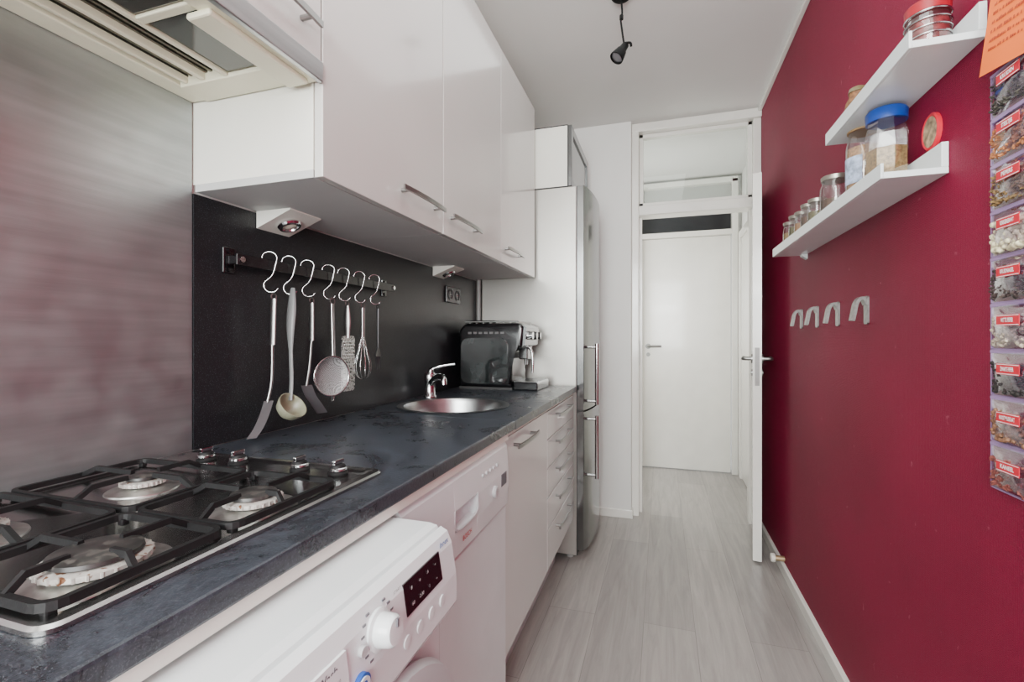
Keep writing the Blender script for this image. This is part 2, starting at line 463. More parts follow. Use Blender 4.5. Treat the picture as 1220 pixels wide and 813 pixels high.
def upper(y0,y1,z0,z1,hy0,hy1,hz,label):
    r=root('wall_cabinet',(XL+.17,(y0+y1)/2,z0),label,'cabinet','row of wall cabinets')
    b=NB(); box(b,XL+.001,-.668,y0+.001,y1-.001,z0+.016,z1); body=add('body',b,cream_cab,r)
    b=NB(); box(b,XL+.009,-.668,y0+.001,y1-.001,z0,z0+.016); add('bottom_panel',b,under_m,r)
    b=NB(); box(b,-.666,-.646,y0+.002,y1-.002,z0,z1,.0015); d=add('door',b,pink_white,r)
    bar_handle(d,-.646,hy0,hy1,hz)
    return r
UZ=1.504; UT=2.405
upper(.78,1.327,UZ,UT,1.055,1.295,1.566,'pale glossy wall cabinet with bar handle beside the extractor hood')
upper(1.327,1.880,UZ,UT,1.355,1.60,1.566,'pale glossy wall cabinet with bar handle above the sink')
upper(1.880,2.433,UZ,UT,1.905,2.15,1.566,'pale glossy wall cabinet with bar handle next to the fridge')
upper(.235,.779,1.73,UT,.535,.752,1.783,'pale glossy short wall cabinet above the extractor hood')
upper(-.33,.234,1.73,UT,-.1,.1,1.783,'pale glossy short wall cabinet beyond the extractor hood')

# extractor hood
r=root('extractor_hood',(-.82,.45,1.69),'built-in cream extractor hood with stainless front strip under the cabinet','extractor hood')
hy0,hy1=.10,.777
b=NB(); 
box(b,-.69,-.652,hy0,hy1,1.692,1.729,.002); box(b,XL+.006,-.945,hy0,hy1,1.700,1.729,.002)
box(b,-.945,-.69,.715,hy1,1.696,1.729,.002); box(b,-.945,-.69,hy0,hy0+.05,1.696,1.729,.002)
add('frame',b,cream_hood,r)
b=NB(); box(b,-.652,-.640,hy0,hy1,1.688,1.728,.002); add('front_strip',b,steel,r)
b=NB(); box(b,-.715,-.665,.55,.765,1.682,1.693,.004); add('switch_cover',b,cream_hood,r)
b=NB(); box(b,-.945,-.69,hy0+.05,.715,1.720,1.729); 
for i in range(9): box(b,-.94+i*.013,-.934+i*.013,hy0+.05,.715,1.714,1.720)
add('grease_filter',b,hood_filter,r)
b=NB(); box(b,-.815,-.70,.56,.712,1.703,1.713,.003); box(b,-.815,-.70,.20,.54,1.703,1.713,.003); add('lamp_lens',b,hood_glass,r)
b=NB(); box(b,-.825,-.815,hy0+.05,.715,1.698,1.716,.002); box(b,-.70,-.692,hy0+.05,.715,1.698,1.716,.002); box(b,-.815,-.70,.542,.558,1.699,1.714,.002); add('lens_frame',b,cream_hood,r)
b=NB(); box(b,-.885,-.875,hy0+.05,.715,1.700,1.716,.002); box(b,-.93,-.922,hy0+.05,.715,1.700,1.716,.002); add('filter_rail',b,cream_hood,r)

# under-cabinet lamps
def wedge(y,label):
    r=root('cabinet_lamp',(-.93,y,UZ),label,'lamp','under-cabinet lamps')
    b=NB(); prism(b,[(XL+.01,UZ-.0005),(-.878,UZ-.0005),(-.878,UZ-.004),(XL+.01,UZ-.044)],'y',y-.055,y+.055); add('housing',b,cream_cab,r)
    dx=-.878-(XL+.01); n=Vector((.040,0,-dx)).normalized()
    c=Vector((-.932,y,UZ-.0255))
    b=NB(); lathe(b,[(.0,0),(.028,0),(.030,.004),(.027,.009),(.020,.010),(.018,.004),(0,.004)],c,n); add('bezel',b,chrome,r,40)
    b=NB(); lathe(b,[(0,.005),(.017,.005),(.011,.0085),(0,.010)],c,n); add('bulb',b,M('lamp_glass',(.75,.72,.6),.1),r,40)
wedge(1.0,'white wedge-shaped cabinet lamp with chrome spot')
wedge(1.97,'white wedge-shaped cabinet lamp with chrome spot')

# ---------------------------------------------------------------- worktop
WZ=.93; WF=-.42; SC=Vector((-.735,1.60)); SR=.186; WB=.903
wr=root('worktop',(-.7,1.0,WB),'long dark slate laminate kitchen worktop with hob and sink','worktop')
b=NB()
box(b,XL+.001,WF,-.6,1.36,WB,WZ,.004); box(b,XL+.001,WF,1.84,2.435,WB,WZ,.0)
N=64; rect=(XL+.001,WF,1.36,1.84)
def hit(a):
    dx,dy=math.cos(a),math.sin(a); t=1e9
    if dx>1e-9: t=min(t,(rect[1]-SC.x)/dx)
    if dx<-1e-9: t=min(t,(rect[0]-SC.x)/dx)
    if dy>1e-9: t=min(t,(rect[3]-SC.y)/dy)
    if dy<-1e-9: t=min(t,(rect[2]-SC.y)/dy)
    return SC.x+dx*t,SC.y+dy*t
angs=[2*math.pi*i/N for i in range(N)]+[math.atan2(y-SC.y,x-SC.x)%(2*math.pi) for x in rect[:2] for y in rect[2:]]
angs=sorted(set(angs))
ci=[(SC.x+SR*math.cos(a),SC.y+SR*math.sin(a)) for a in angs]; ce=[hit(a) for a in angs]
it=[b.verts.new((x,y,WZ)) for x,y in ci]; et=[b.verts.new((x,y,WZ)) for x,y in ce]
ib=[b.verts.new((x,y,WB)) for x,y in ci]; eb=[b.verts.new((x,y,WB)) for x,y in ce]
n_=len(angs)
for i in range(n_):
    j=(i+1)%n_
    b.faces.new([it[i],et[i],et[j],it[j]]); b.faces.new([ib[i],ib[j],eb[j],eb[i]])
    b.faces.new([it[i],it[j],ib[j],ib[i]]); b.faces.new([et[i],eb[i],eb[j],et[j]])
add('slab',b,worktop_m,wr)
b=NB(); box(b,-.46,-.426,-.6,1.305,.8845,WB-.0005); box(b,-.46,-.440,1.305,2.435,.8845,WB-.0005); add('support_rail',b,cream_cab,wr)

# sink
r=root('sink',(SC.x,SC.y,WZ),'round stainless steel sink bowl set in the worktop','sink')
b=NB()
lathe(b,[(.205,.0005),(.207,.003),(.196,.0045),(.183,.002),(.178,-.01),(.172,-.09),(.155,-.135),(.11,-.150),(.03,-.154),(0,-.154)],(SC.x,SC.y,WZ),seg=56)
add('bowl',b,steel,r,50)
b=NB(); lathe(b,[(0,.003),(.02,.003),(.036,.004),(.04,.0015),(.04,0)],(SC.x,SC.y,WZ-.153)); add('drain',b,chrome,r,40)

# faucet
fx,fy=-.925,1.775
r=root('faucet',(fx,fy,WZ),'chrome single-lever mixer tap behind the round sink','faucet')
b=NB(); lathe(b,[(0,0),(.027,0),(.027,.006),(.022,.012),(.021,.06),(.024,.075),(.024,.095),(.019,.105),(0,.108)],(fx,fy,WZ+.001)); add('body',b,chrome,r,40)
dr=(Vector((SC.x,SC.y,0))-Vector((fx,fy,0))).normalized()
P0=Vector((fx,fy,WZ+.055))
b=NB(); tube(b,smoothp([P0,P0+dr*.05+Vector((0,0,.028)),P0+dr*.11+Vector((0,0,.04)),P0+dr*.15+Vector((0,0,.036)),P0+dr*.158+Vector((0,0,.012))],5),[.014]*14+[.012]*7,12)
add('spout',b,chrome,r,50)
P1=Vector((fx,fy,WZ+.1)); ld=Vector((.9,.25,0)).normalized()
b=NB(); tube(b,smoothp([P1,P1+Vector((0,0,.02))+ld*.01,P1+ld*.05+Vector((0,0,.034)),P1+ld*.105+Vector((0,0,.042))],5),[.013]*5+[.009]*5+[.007]*6,10); add('lever',b,chrome,r,50)

# ---------------------------------------------------------------- gas hob
HZ=WZ
r=root('gas_hob',(-.72,.505,HZ),'four-burner stainless steel gas hob with black pan supports','gas hob')
hx0,hx1,hy0,hy1=-.965,-.487,.25,.757
b=NB()
def ringup(bm,levels):
    R=[]
    for (x0,x1,y0,y1,rd,z) in levels:
        R.append([bm.verts.new((x,y,z)) for x,y in rr(x0,x1,y0,y1,rd)])
    for a,c in zip(R[:-1],R[1:]):
        k=len(a)
        for i in range(k): bm.faces.new([a[i],a[(i+1)%k],c[(i+1)%k],c[i]])
    bm.faces.new(R[0][::-1]); bm.faces.new(R[-1])
ringup(b,[(hx0,hx1,hy0,hy1,.02,HZ+.0005),(hx0,hx1,hy0,hy1,.02,HZ+.005),(hx0+.003,hx1-.003,hy0+.003,hy1-.003,.018,HZ+.008),(hx0+.016,hx1-.016,hy0+.016,hy1-.016,.016,HZ+.009),(hx0+.024,hx1-.024,hy0+.024,hy1-.024,.014,HZ+.005)])
add('top_plate',b,hob_steel,r,25)
T0=HZ+.005
for bx,by,rad,lab in ((-.560,.533,.036,'medium'),(-.800,.545,.028,'small'),(-.565,.338,.046,'large'),(-.800,.338,.036,'medium')):
    b=NB(); lathe(b,[(rad+.022,0),(rad+.021,.002),(rad+.012,.003),(rad+.006,.005),(rad-.002,.006),(rad-.006,.010),(0,.010)],(bx,by,T0),seg=44)
    br=add('burner',b,burner_al,r,40)
    b=NB(); lathe(b,[(rad-.003,.008),(rad+.002,.010),(rad+.002,.0155),(rad-.003,.017),(0,.017)],(bx,by,T0),seg=44)
    for i in range(28):
        a=2*math.pi*i/28; 
        cyl(b,(bx+(rad+.0015)*math.cos(a),by+(rad+.0015)*math.sin(a),T0+.010),(bx+(rad+.0015)*math.cos(a),by+(rad+.0015)*math.sin(a),T0+.0155),.0018,seg=6)
    add('flame_ring',b,burner_white,br,40)
    b=NB(); lathe(b,[(0,.0165),(rad-.009,.0165),(rad-.005,.019),(rad-.006,.023),(rad-.014,.0255),(0,.0262)],(bx,by,T0),seg=44)
    add('burner_cap',b,cap_m,br,40)
def bar(bm,p,q,w,h0=.009):
    p=Vector(p);q=Vector(q); t=(q-p); t.normalize(); s=Vector((-t.y,t.x,0)).normalized()
    vs=[]
    for e in (p,q):
        for sg,dz,ww in ((-1,-h0,.7),(1,-h0,.7),(1,0,.5),(-1,0,.5)):
            vs.append(bm.verts.new(e+s*sg*w*ww+Vector((0,0,dz))))
    for f in ((0,1,2,3),(7,6,5,4),(0,4,5,1),(1,5,6,2),(2,6,7,3),(3,7,4,0)): bm.faces.new([vs[i] for i in f])
GZ=HZ+.034
for gx0,gx1,gy0,gy1,bx,byc in ((-.676,-.507,.450,.645,-.560,.533),(-.945,-.690,.450,.645,-.800,.545),(-.676,-.507,.264,.438,-.565,.338),(-.945,-.690,.264,.438,-.800,.338)):
    b=NB(); W_=.0068; fz=GZ-.014
    ring=[Vector((x,y,0)) for x,y in rr(gx0,gx1,gy0,gy1,.016,4)]
    k=len(ring); rings=[]
    for i in range(k):
        t=(ring[(i+1)%k]-ring[i-1]).normalized(); s=Vector((t.y,-t.x,0))
        rings.append([b.verts.new(ring[i]+s*W_*q+Vector((0,0,fz+dz))) for q,dz in ((-.7,-.008),(.7,-.008),(.5,0),(-.5,0))])
    for i in range(k):
        a_,c_=rings[i],rings[(i+1)%k]
        for j in range(4): b.faces.new([a_[j],a_[(j+1)%4],c_[(j+1)%4],c_[j]])
    for (sx_,sy_,ex,ey) in ((bx,gy0,bx,byc-.024),(bx,gy1,bx,byc+.024),(gx0,byc,bx-.024,byc),(gx1,byc,bx+.024,byc)):
        P_=Vector((sx_,sy_,fz)); Q_=Vector((ex,ey,GZ)); D_=(Q_-P_); D_.z=0
        mid=P_+D_*.30; mid.z=GZ
        bar(b,P_,mid,W_*.85,.008); bar(b,mid,Q_,W_*.8,.007)
    for xx in (gx0+.006,gx1-.006):
        for yy in (gy0+.006,gy1-.006):
            box(b,xx-.005,xx+.005,yy-.005,yy+.005,T0+.0005,fz-.006,.002)
    add('pan_support',b,matte_black,r)
for kx in (-.555,-.640,-.787,-.869):
    b=NB(); lathe(b,[(0,0),(.0175,0),(.0175,.003),(.014,.006),(.0135,.014),(.011,.017),(0,.0175)],(kx,.712,T0+.0005)); 
    k=add('knob',b,matte_black,r,40)
    b=NB(); box(b,kx-.0035,kx+.0035,.712-.013,.712+.013,T0+.0175,T0+.026,.0015); lathe(b,[(.0142,.007),(.0155,.008),(.0155,.012),(.0142,.013)],(kx,.712,T0)); add('knob_grip',b,chrome,k)

# ---------------------------------------------------------------- base cabinets
BT=.883; BB=.235; FX=-.438
r=root('base_cabinet',(-.7,1.57,0),'pale glossy base cabinet with bar handle under the sink','cabinet')
b=NB(); box(b,XL+.002,-.46,1.308,1.324,BB,BT); box(b,XL+.002,-.46,1.834,1.848,BB,BT); box(b,XL+.002,-.46,1.324,1.834,BB,BB+.016); box(b,XL+.002,XL+.008,1.324,1.834,BB,BT)
box(b,-.475,-.46,1.324,1.834,BT-.05,BT)
add('body',b,cream_cab,r)
b=NB(); box(b,-.457,FX,1.309,1.847,BB,BT,.0015); d=add('door',b,base_front,r)
bar_handle(d,FX,1.37,1.62,.848)
b=NB(); box(b,-.55,-.535,1.308,2.436,0.001,BB-.001); add('plinth',b,appl_grey,r)
r=root('drawer_cabinet',(-.7,2.14,BB),'pale glossy chest of five kitchen drawers with bar handles','cabinet')
b=NB(); box(b,XL+.002,-.46,1.850,2.434,BB,BT,); add('body',b,gasket,r)
zs=[.884,.768,.650,.530,.400,BB]
for i in range(5):
    b=NB(); box(b,-.458,FX,1.852,2.433,zs[i+1]+.002,zs[i]-.002,.0015); d=add('drawer',b,base_front,r)
    bar_handle(d,FX,1.98,2.30,zs[i]-.034)

# dishwasher
DX=-.427
r=root('dishwasher',(-.7,1.0,0),'white freestanding dishwasher under the worktop','dishwasher')
b=NB(); box(b,XL+.03,-.455,.716,1.300,.03,.878,.004); add('body',b,appl_white,r)
b=NB(); box(b,-.454,DX-.004,.716,1.300,.12,.695,.005); add('door',b,appl_white,r)
b=NB(); box(b,-.50,DX-.03,.73,1.29,.001,.115); add('plinth',b,appl_grey,r)
b=NB()
poly=[(-.454,.701),(DX,.701),(DX+.003,.75),(DX+.003,.80),(DX-.002,.868),(DX-.008,.878),(-.454,.878)]
prism(b,poly,'y',.716,.93); prism(b,poly,'y',1.06,1.300)
prism(b,[(-.454,.805),(DX+.003,.805),(DX-.002,.868),(DX-.008,.878),(-.454,.878)],'y',.93,1.06)
prism(b,[(-.454,.757),(DX-.02,.757),(DX-.02,.805),(-.454,.805)],'y',.93,1.06)
prism(b,[(-.454,.701),(DX,.701),(DX+.003,.757),(-.454,.757)],'y',.93,1.06)
cp=add('control_panel',b,appl_white,r)
b=NB(); tube(b,smoothp([(DX+.002,.928,.805),(DX+.003,.934,.764),(DX+.003,.995,.756),(DX+.003,1.056,.764),(DX+.002,1.062,.805)],6),.003,8); add('grip_edge',b,appl_grey,r,40)
text('lettering','BOSCH',.016,(DX+.0040,.995,.730),'+x',M('red_print',(.50,.02,.03),.4),cp,bold=.0003)
for i in range(5):
    b=NB(); yy=1.10+i*.026; cyl(b,(DX-.006,yy,.835),(DX+.0042,yy,.835),.0045,seg=14); add('button',b,appl_grey,r,40)
b=NB(); lathe(b,[(0,-.004),(.016,-.004),(.016,.006),(.013,.009),(0,.010)],(DX+.002,1.18,.770),(1,0,0),28); add('dial',b,appl_grey,r,40)
b=NB(); box(b,DX-.004,DX+.0045,1.235,1.28,.765,.800,.002); add('display_window',b,grey_print,r)

# washing machine
WX=-.325; y0,y1=.12,.700
r=root('washing_machine',(-.6,.4,0),'white front-loading washing machine protruding from under the worktop','washing machine')
b=NB(); box(b,-.93,-.345,y0,y1,.012,.855,.006); add('body',b,appl_white,r)
b=NB(); prism(b,[(-.935,.8555),(-.352,.8555),(-.346,.862),(-.352,.872),(-.365,.875),(-.935,.875)],'y',y0,y1); add('top_cover',b,appl_white,r)
b=NB(); prism(b,[(-.3445,.745),(-.322,.745),(-.316,.756),(-.3175,.80),(-.325,.848),(-.333,.866),(-.3445,.872)],'y',y0+.001,y1-.001); cp=add('control_panel',b,appl_white,r)
def pxat(z): return -.3175-(z-.80)*.0075/.048
b=NB(); prism(b,[(pxat(.812)-.004,.812),(pxat(.812)+.0012,.812),(pxat(.852)+.0006,.853),(pxat(.853)-.004,.853)],'y',.548,.652); add('display',b,dark_screen,r)
for i in range(4):
    for j in range(2):
        z=.822+j*.020; yy=.565+i*.023
        text('display_symbol',['60','8','2:30','o','1','A','+','='][i*2+j],.007,(pxat(z)+.0022,yy,z),'+x',white_print,cp)
kz=.843; ky=.488; kx=pxat(.81)-.001
b=NB(); lathe(b,[(0,0),(.024,0),(.024,.004),(.0195,.006),(.018,.022),(.015,.026),(0,.027)],(kx-.004,ky,kz-.012),(1,0,.1),40); k=add('program_knob',b,appl_white,r,40)
b=NB(); box(b,kx+.0225,kx+.0245,ky-.0015,ky+.0015,kz-.004,kz+.006); add('knob_mark',b,grey_print,k)
for i in range(14):
    a=math.radians(-140+i*21.5); yy=ky+.031*math.sin(a); zz=kz-.012+.031*math.cos(a)
    if zz>.858 or zz<.79: continue
    b=NB(); box(b,pxat(zz)-.001,pxat(zz)+.0006,yy-.003,yy+.003,zz-.0012,zz+.0012); add('program_mark',b,grey_print,cp)
b=NB(); cyl(b,(pxat(.79)-.006,.445,.795),(pxat(.79)+.003,.445,.795),.0135,seg=28); pb=add('push_button',b,blue_m,r,40)
b=NB(); cyl(b,(pxat(.79)+.003,.445,.795),(pxat(.79)+.0045,.445,.795),.0105,seg=28); add('button_face',b,appl_white,pb,40)
text('lettering','P',.016,(pxat(.79)+.0048,.445,.795),'+x',blue_m,pb,bold=.0005)
for i in range(4):
    b=NB(); yy=.545+i*.034; lathe(b,[(0,0),(.0085,0),(.0085,.003),(0,.004)],(-.3185,yy,.782),(1,0,0),20); add('button',b,appl_white,r,40)
b=NB(); cyl(b,(-.324,.452,.828),(-.3165,.452,.828),.006,seg=16); add('button',b,appl_grey,r,40)
# detergent drawer
b=NB(); poly=[(-.340,.757),(-.3165,.758),(-.3165,.80),(-.3235,.846),(-.340,.846)]
prism(b,[(x+.002,z) for x,z in poly],'y',.155,.425); dd=add('detergent_drawer',b,appl_white,r)
text('lettering','Push & Wash',.013,(pxat(.838)+.0035,.375,.836),'+x',grey_print,dd,bold=.0003)
for i,s in enumerate(('Cotton 60','Mix 40','Eco 40-60','Wool 30','Rapid 20','Rinse','Spin')):
    text('lettering',s,.0062,(pxat(.82)+.0033,.388,.824-i*.0082),'+x',grey_print,dd,align='LEFT',sx=.9)
    b=NB(); box(b,-.3165,-.3139,.379,.382,.8225-i*.0082,.8255-i*.0082); add('drawer_mark',b,grey_print,dd)
text('lettering','START',.006,(pxat(.85)+.0022,.53,.856),'+x',grey_print,cp)
text('lettering','Innex',.013,(pxat(.858)+.0025,.668,.860),'+x',blue_m,cp,bold=.0002)
# drum door
dc=(-.3448,.52,.538)
b=NB(); lathe(b,[(.180,0),(.195,.004),(.200,.016),(.194,.028),(.175,.033),(.155,.026),(.146,.008),(.146,0)],dc,(1,0,0),64); dr_=add('door',b,appl_grey,r,45)
b=NB(); lathe(b,[(.146,.012),(.12,.02),(.06,.028),(0,.03)],dc,(1,0,0),48); add('door_glass',b,dark_screen,dr_,50)

# ---------------------------------------------------------------- fridge
r=root('fridge_freezer',(-.68,2.76,0),'tall stainless steel fridge freezer with bar handles','fridge')
FY0,FY1=2.470,3.07
b=NB(); box(b,XL+.03,-.428,FY0,FY1,.03,1.985,.004); add('body',b,fridge_side,r)
b=NB()
for xx in (-.9,-.47):
    for yy in (FY0+.05,FY1-.05): cyl(b,(xx,yy,.001),(xx,yy,.03),.018)
add('foot',b,black_pipe,r,40)
def fdoor(z0,z1,nm):
    pts=[(-.424,FY1),(-.424,FY0)]
    for i in range(17):
        t=i/16; yy=FY0+(FY1-FY0)*t
        xx=-.385+.028*(1-(2*t-1)**2)
        if i in (0,16): xx-=.006
        pts.append((xx,yy))
    b=NB(); prism(b,pts,'z',z0,z1); return add(nm,b,fridge_front,r,30)
du=fdoor(.80,1.985,'door'); dl=fdoor(.06,.790,'door')
b=NB(); box(b,-.43,-.395,FY0+.004,FY1-.004,.79,.80); add('gasket',b,gasket,r)
b=NB(); box(b,-.4278,-.4242,FY0+.006,FY1-.004,.03,1.985); add('door_seal',b,gasket,r)
for par,z0,z1 in ((du,.825,1.15),(dl,.43,.765)):
    b=NB(); hyy=FY0+.055; fx_=-.372
    tube(b,[(fx_+.045,hyy,z0),(fx_+.045,hyy,z1)],.011,14)
    for zz in (z0+.018,z1-.018): tube(b,[(fx_-.006,hyy,zz),(fx_+.045,hyy,zz)],.008,10)
    add('handle',b,chrome,par,40)
# box cabinet on fridge
r=root('top_box_cabinet',(-.72,2.76,1.99),'cream box cabinet with framed glass door standing on the fridge','cabinet')
b=NB(); box(b,XL+.002,-.475,FY0,FY1-.02,1.986,2.315,.003); add('body',b,cream_cab,r)
b=NB(); 
box(b,-.472,-.452,FY0,FY0+.045,1.988,2.313,.002); box(b,-.472,-.452,FY1-.065,FY1-.02,1.988,2.313,.002)
box(b,-.472,-.452,FY0+.045,FY1-.065,1.988,2.03,.002); box(b,-.472,-.452,FY0+.045,FY1-.065,2.271,2.313,.002)
d=add('door',b,fridge_front,r)
b=NB(); box(b,-.467,-.460,FY0+.045,FY1-.065,2.03,2.271); add('door_glass',b,dark_screen,d)
bar_handle(d,-.452,FY0+.2,FY0+.38,2.01)
b=NB(); box(b,-.4765,-.4718,FY0-.0008,FY0+.01,1.986,2.315); box(b,XL+.3,-.4765,FY0-.0008,FY0+.01,2.311,2.3165); box(b,XL+.3,-.4765,FY0-.0008,FY0+.01,1.9855,1.990); add('edge_gap',b,gasket,r)

# ---------------------------------------------------------------- coffee machine
cy0,cy1=2.13,2.38; CX0,CX1=-.955,-.62
r=root('coffee_machine',(-.78,2.26,WZ),'black and chrome automatic espresso machine at the end of the worktop','coffee machine')
b=NB(); prof=[(CX0,WZ+.012),(CX1-.06,WZ+.012),(CX1-.06,WZ+.19),(CX1-.01,WZ+.205),(CX1,WZ+.30),(CX1-.02,WZ+.322),(CX0+.03,WZ+.322),(CX0,WZ+.29)]
prism(b,prof,'y',cy0+.006,cy1)
bmesh.ops.bevel(b,geom=list(b.edges),offset=.016,segments=4,profile=.5,affect='EDGES')
body=add('body',b,black_plastic,r,40)
b=NB(); sp=[]
for x,z in rr(CX0+.014,CX1-.08,WZ+.028,WZ+.250,.035,5): sp.append((x,z))
prism(b,sp,'y',cy0+.001,cy0+.0062); bmesh.ops.bevel(b,geom=list(b.edges),offset=.002,segments=2,profile=.5,affect='EDGES'); add('side_panel',b,M('dark_glossy_panel',(.018,.022,.022),.05,coat=.9,var=(14,.7)),r)
b=NB(); 
for i in range(7): box(b,CX0+.05+i*.028,CX0+.068+i*.028,cy0+.0045,cy0+.0072,WZ+.270,WZ+.280)
add('side_vent',b,M('vent_grey',(.12,.12,.12),.4),r)
b=NB(); box(b,CX1-.055,-.555,cy0+.012,cy1-.006,WZ+.001,WZ+.040,.006); tray=add('drip_tray',b,black_plastic,r)
b=NB(); 
for i in range(10): box(b,CX1-.05,-.56,cy0+.025+i*.021,cy0+.033+i*.021,WZ+.040,WZ+.043)
box(b,CX1-.052,-.557,cy0+.016,cy0+.020,WZ+.040,WZ+.043)
add('tray_grille',b,chrome,tray)
b=NB(); box(b,CX0-.0,CX1-.06,cy0+.01,cy1-.004,WZ+.0005,WZ+.012); add('base',b,gasket,r)
b=NB(); prism(b,[(CX1-.008,WZ+.212),(CX1+.004,WZ+.215),(CX1+.012,WZ+.30),(CX1-.002,WZ+.31)],'y',cy0+.01,cy1-.004); fp=add('control_panel',b,fridge_front,r)
for i,(yy,zz,rr_) in enumerate(((cy0+.05,WZ+.262,.020),(cy0+.125,WZ+.262,.022),(cy0+.20,WZ+.262,.020))):
    b=NB(); cyl(b,(CX1+.004,yy,zz),(CX1+.034,yy,zz),rr_,rr_*.9,24); add('knob',b,chrome if i==0 else black_plastic,fp,40)
b=NB(); box(b,CX1-.05,CX1-.003,cy0+.085,cy0+.165,WZ+.145,WZ+.21,.006)
for yy in (cy0+.11,cy0+.14): cyl(b,(CX1-.02,yy,WZ+.146),(CX1-.02,yy,WZ+.118),.008,.006,12)
add('coffee_spout',b,fridge_front,r)
b=NB(); tube(b,smoothp([(CX1-.005,cy0+.03,WZ+.21),(CX1+.03,cy0+.025,WZ+.195),(CX1+.04,cy0+.02,WZ+.14),(CX1+.038,cy0+.02,WZ+.085)],5),.0065,10); add('steam_wand',b,chrome,r,40)
b=NB(); tube(b,[(CX0+.03,cy0+.02,WZ+.330),(CX1-.03,cy0+.02,WZ+.330),(CX1-.03,cy1-.02,WZ+.330),(CX0+.03,cy1-.02,WZ+.330)],.004,8,closed=True)
for i in range(8): box(b,CX0+.05+i*.035,CX0+.058+i*.035,cy0+.02,cy1-.02,WZ+.322,WZ+.326)
add('cup_rail',b,handle_m,r,40)
b=NB(); box(b,CX0+.04,CX1-.16,cy0+.05,cy1-.04,WZ+.3225,WZ+.338,.005); add('hopper_lid',b,smoke,r)

# sockets
r=root('wall_socket',(XL+.012,2.125,1.392),'black double wall socket on the splashback','wall socket')
b=NB(); box(b,XL+.0085,XL+.018,2.045,2.205,1.352,1.432,.004); add('cover',b,M('socket_black',(.02,.02,.02),.25),r)
for yy in (2.085,2.165):
    b=NB(); lathe(b,[(0,-.001),(.019,-.001),(.022,.004),(.024,.004),(.024,0)],(XL+.018,yy,1.392),(1,0,0)); 
    s=add('socket',b,M('socket_insert',(.08,.08,.08),.3),r,40)
    b=NB(); 
    for dy in (-.009,.009): cyl(b,(XL+.0172,yy+dy,1.392),(XL+.0185,yy+dy,1.392),.003,seg=10)
    add('pin_hole',b,handle_m,s)

# ---------------------------------------------------------------- utensil rail
RX=-.945; RZ=1.365
r=root('utensil_rail',(RX,1.22,RZ),'black wall-mounted kitchen rail holding hanging utensils','rail')
b=NB(); box(b,RX-.003,RX+.003,.850,1.530,RZ-.014,RZ+.014,.002); add('bar',b,M('rail_black',(.012,.012,.013),.25),r)
for yy in (.862,1.52):
    b=NB(); box(b,XL+.0085,XL+.015,yy-.016,yy+.016,RZ-.032,RZ+.032,.003); box(b,XL+.014,RX-.003,yy-.008,yy+.008,RZ-.010,RZ+.010,.002)
    for zz in (-.022,.022): cyl(b,(XL+.014,yy,RZ+zz),(XL+.019,yy,RZ+zz),.006,seg=12)
    br=add('bracket',b,black_plastic,r)
    b=NB(); cyl(b,(RX+.003,yy,RZ),(RX+.008,yy,RZ),.007,seg=14); add('screw_cap',b,chrome,br,40)

def s_hook(y):
    a=math.radians(35); D=Vector((math.cos(a),math.sin(a),0))
    C=Vector((RX,y,0)); pts=[]
    for i in range(9):
        t=math.radians(200-i*215/8); pts.append(C+D*(.002+.017*math.cos(t))+Vector((0,0,RZ+.016+.015*math.sin(t)+.002)))
    pts.append(C+D*.010+Vector((0,0,RZ-.022)))
    for i in range(9):
        t=math.radians(120+i*215/8); pts.append(C+D*(.006+.017*math.cos(t))+Vector((0,0,RZ-.052+.017*math.sin(t))))
    b=NB(); tube(b,smoothp(pts,3),.0016,8)
    add('s_hook',b,chrome,None,50,label='chrome S-shaped hook hanging on the utensil rail',cat='hook',group='S-hooks on the rail')
ys=[.945,1.010,1.078,1.165,1.235,1.315,1.400]
for y in ys: s_hook(y)
UX=RX+.014
def handle_loop(b,top,rad=.008):
    lathe_pts=[top+Vector((0,rad*math.cos(t),-rad+rad*math.sin(t))) for t in [2*math.pi*i/14 for i in range(14)]]
    tube(b,lathe_pts,.0018,6,closed=True)
# 1 spatula
y=ys[0]; r=root('spatula',(UX,y,RZ-.07),'steel spatula with narrow dark blade hanging from the rail','spatula','hanging kitchen utensils')
top=Vector((UX,y+.002,RZ-.072)); b=NB(); handle_loop(b,top); tube(b,[top-Vector((0,0,.014)),top-Vector((0,.004,.13))],.0085,10,sx=.5); hd=add('handle',b,handle_m,r,40)
b=NB(); tube(b,smoothp([top-Vector((0,.004,.13)),top-Vector((0,.006,.22)),top-Vector((.006,.014,.275))],4),.0035,8); add('shaft',b,handle_m,r,40)
dark_blade=M('dark_grey_blade',(.11,.115,.12),.4,.3)
b=NB(); q=top-Vector((.004,.012,.270)); ribbon(b,smoothp([q,q+Vector((.002,-.014,-.030)),q+Vector((.004,-.035,-.062)),q+Vector((.004,-.056,-.083))],3),(.010,.020,.0),.0025); add('blade',b,dark_blade,r)
# 2 ladle
y=ys[1]; r=root('ladle',(UX,y,RZ-.07),'grey nylon soup ladle with curved handle hanging from the rail','ladle','hanging kitchen utensils')
top=Vector((UX,y+.002,RZ-.052)); b=NB()
pts=smoothp([top,top+Vector((.002,-.006,-.05)),top+Vector((.005,-.014,-.11)),top+Vector((.008,-.016,-.18)),top+Vector((.010,-.016,-.24)),top+Vector((.012,-.022,-.295))],5)
tube(b,pts,[.006+.008*math.sin(math.pi*min(1,i/14)) if i<14 else .0062 for i in range(len(pts))],10,sx=.5); add('handle',b,M('grey_nylon',(.17,.175,.175),.35),r,50)
c=Vector((-.905,.975,1.002)); b=NB()
lathe(b,[(0,-.028),(.018,-.025),(.031,-.013),(.037,.004),(.038,.012),(.036,.012),(.034,.004),(.028,-.010),(.016,-.021),(0,-.024)],c,(.75,0,.65),28); add('bowl',b,ladle_m,r,60)
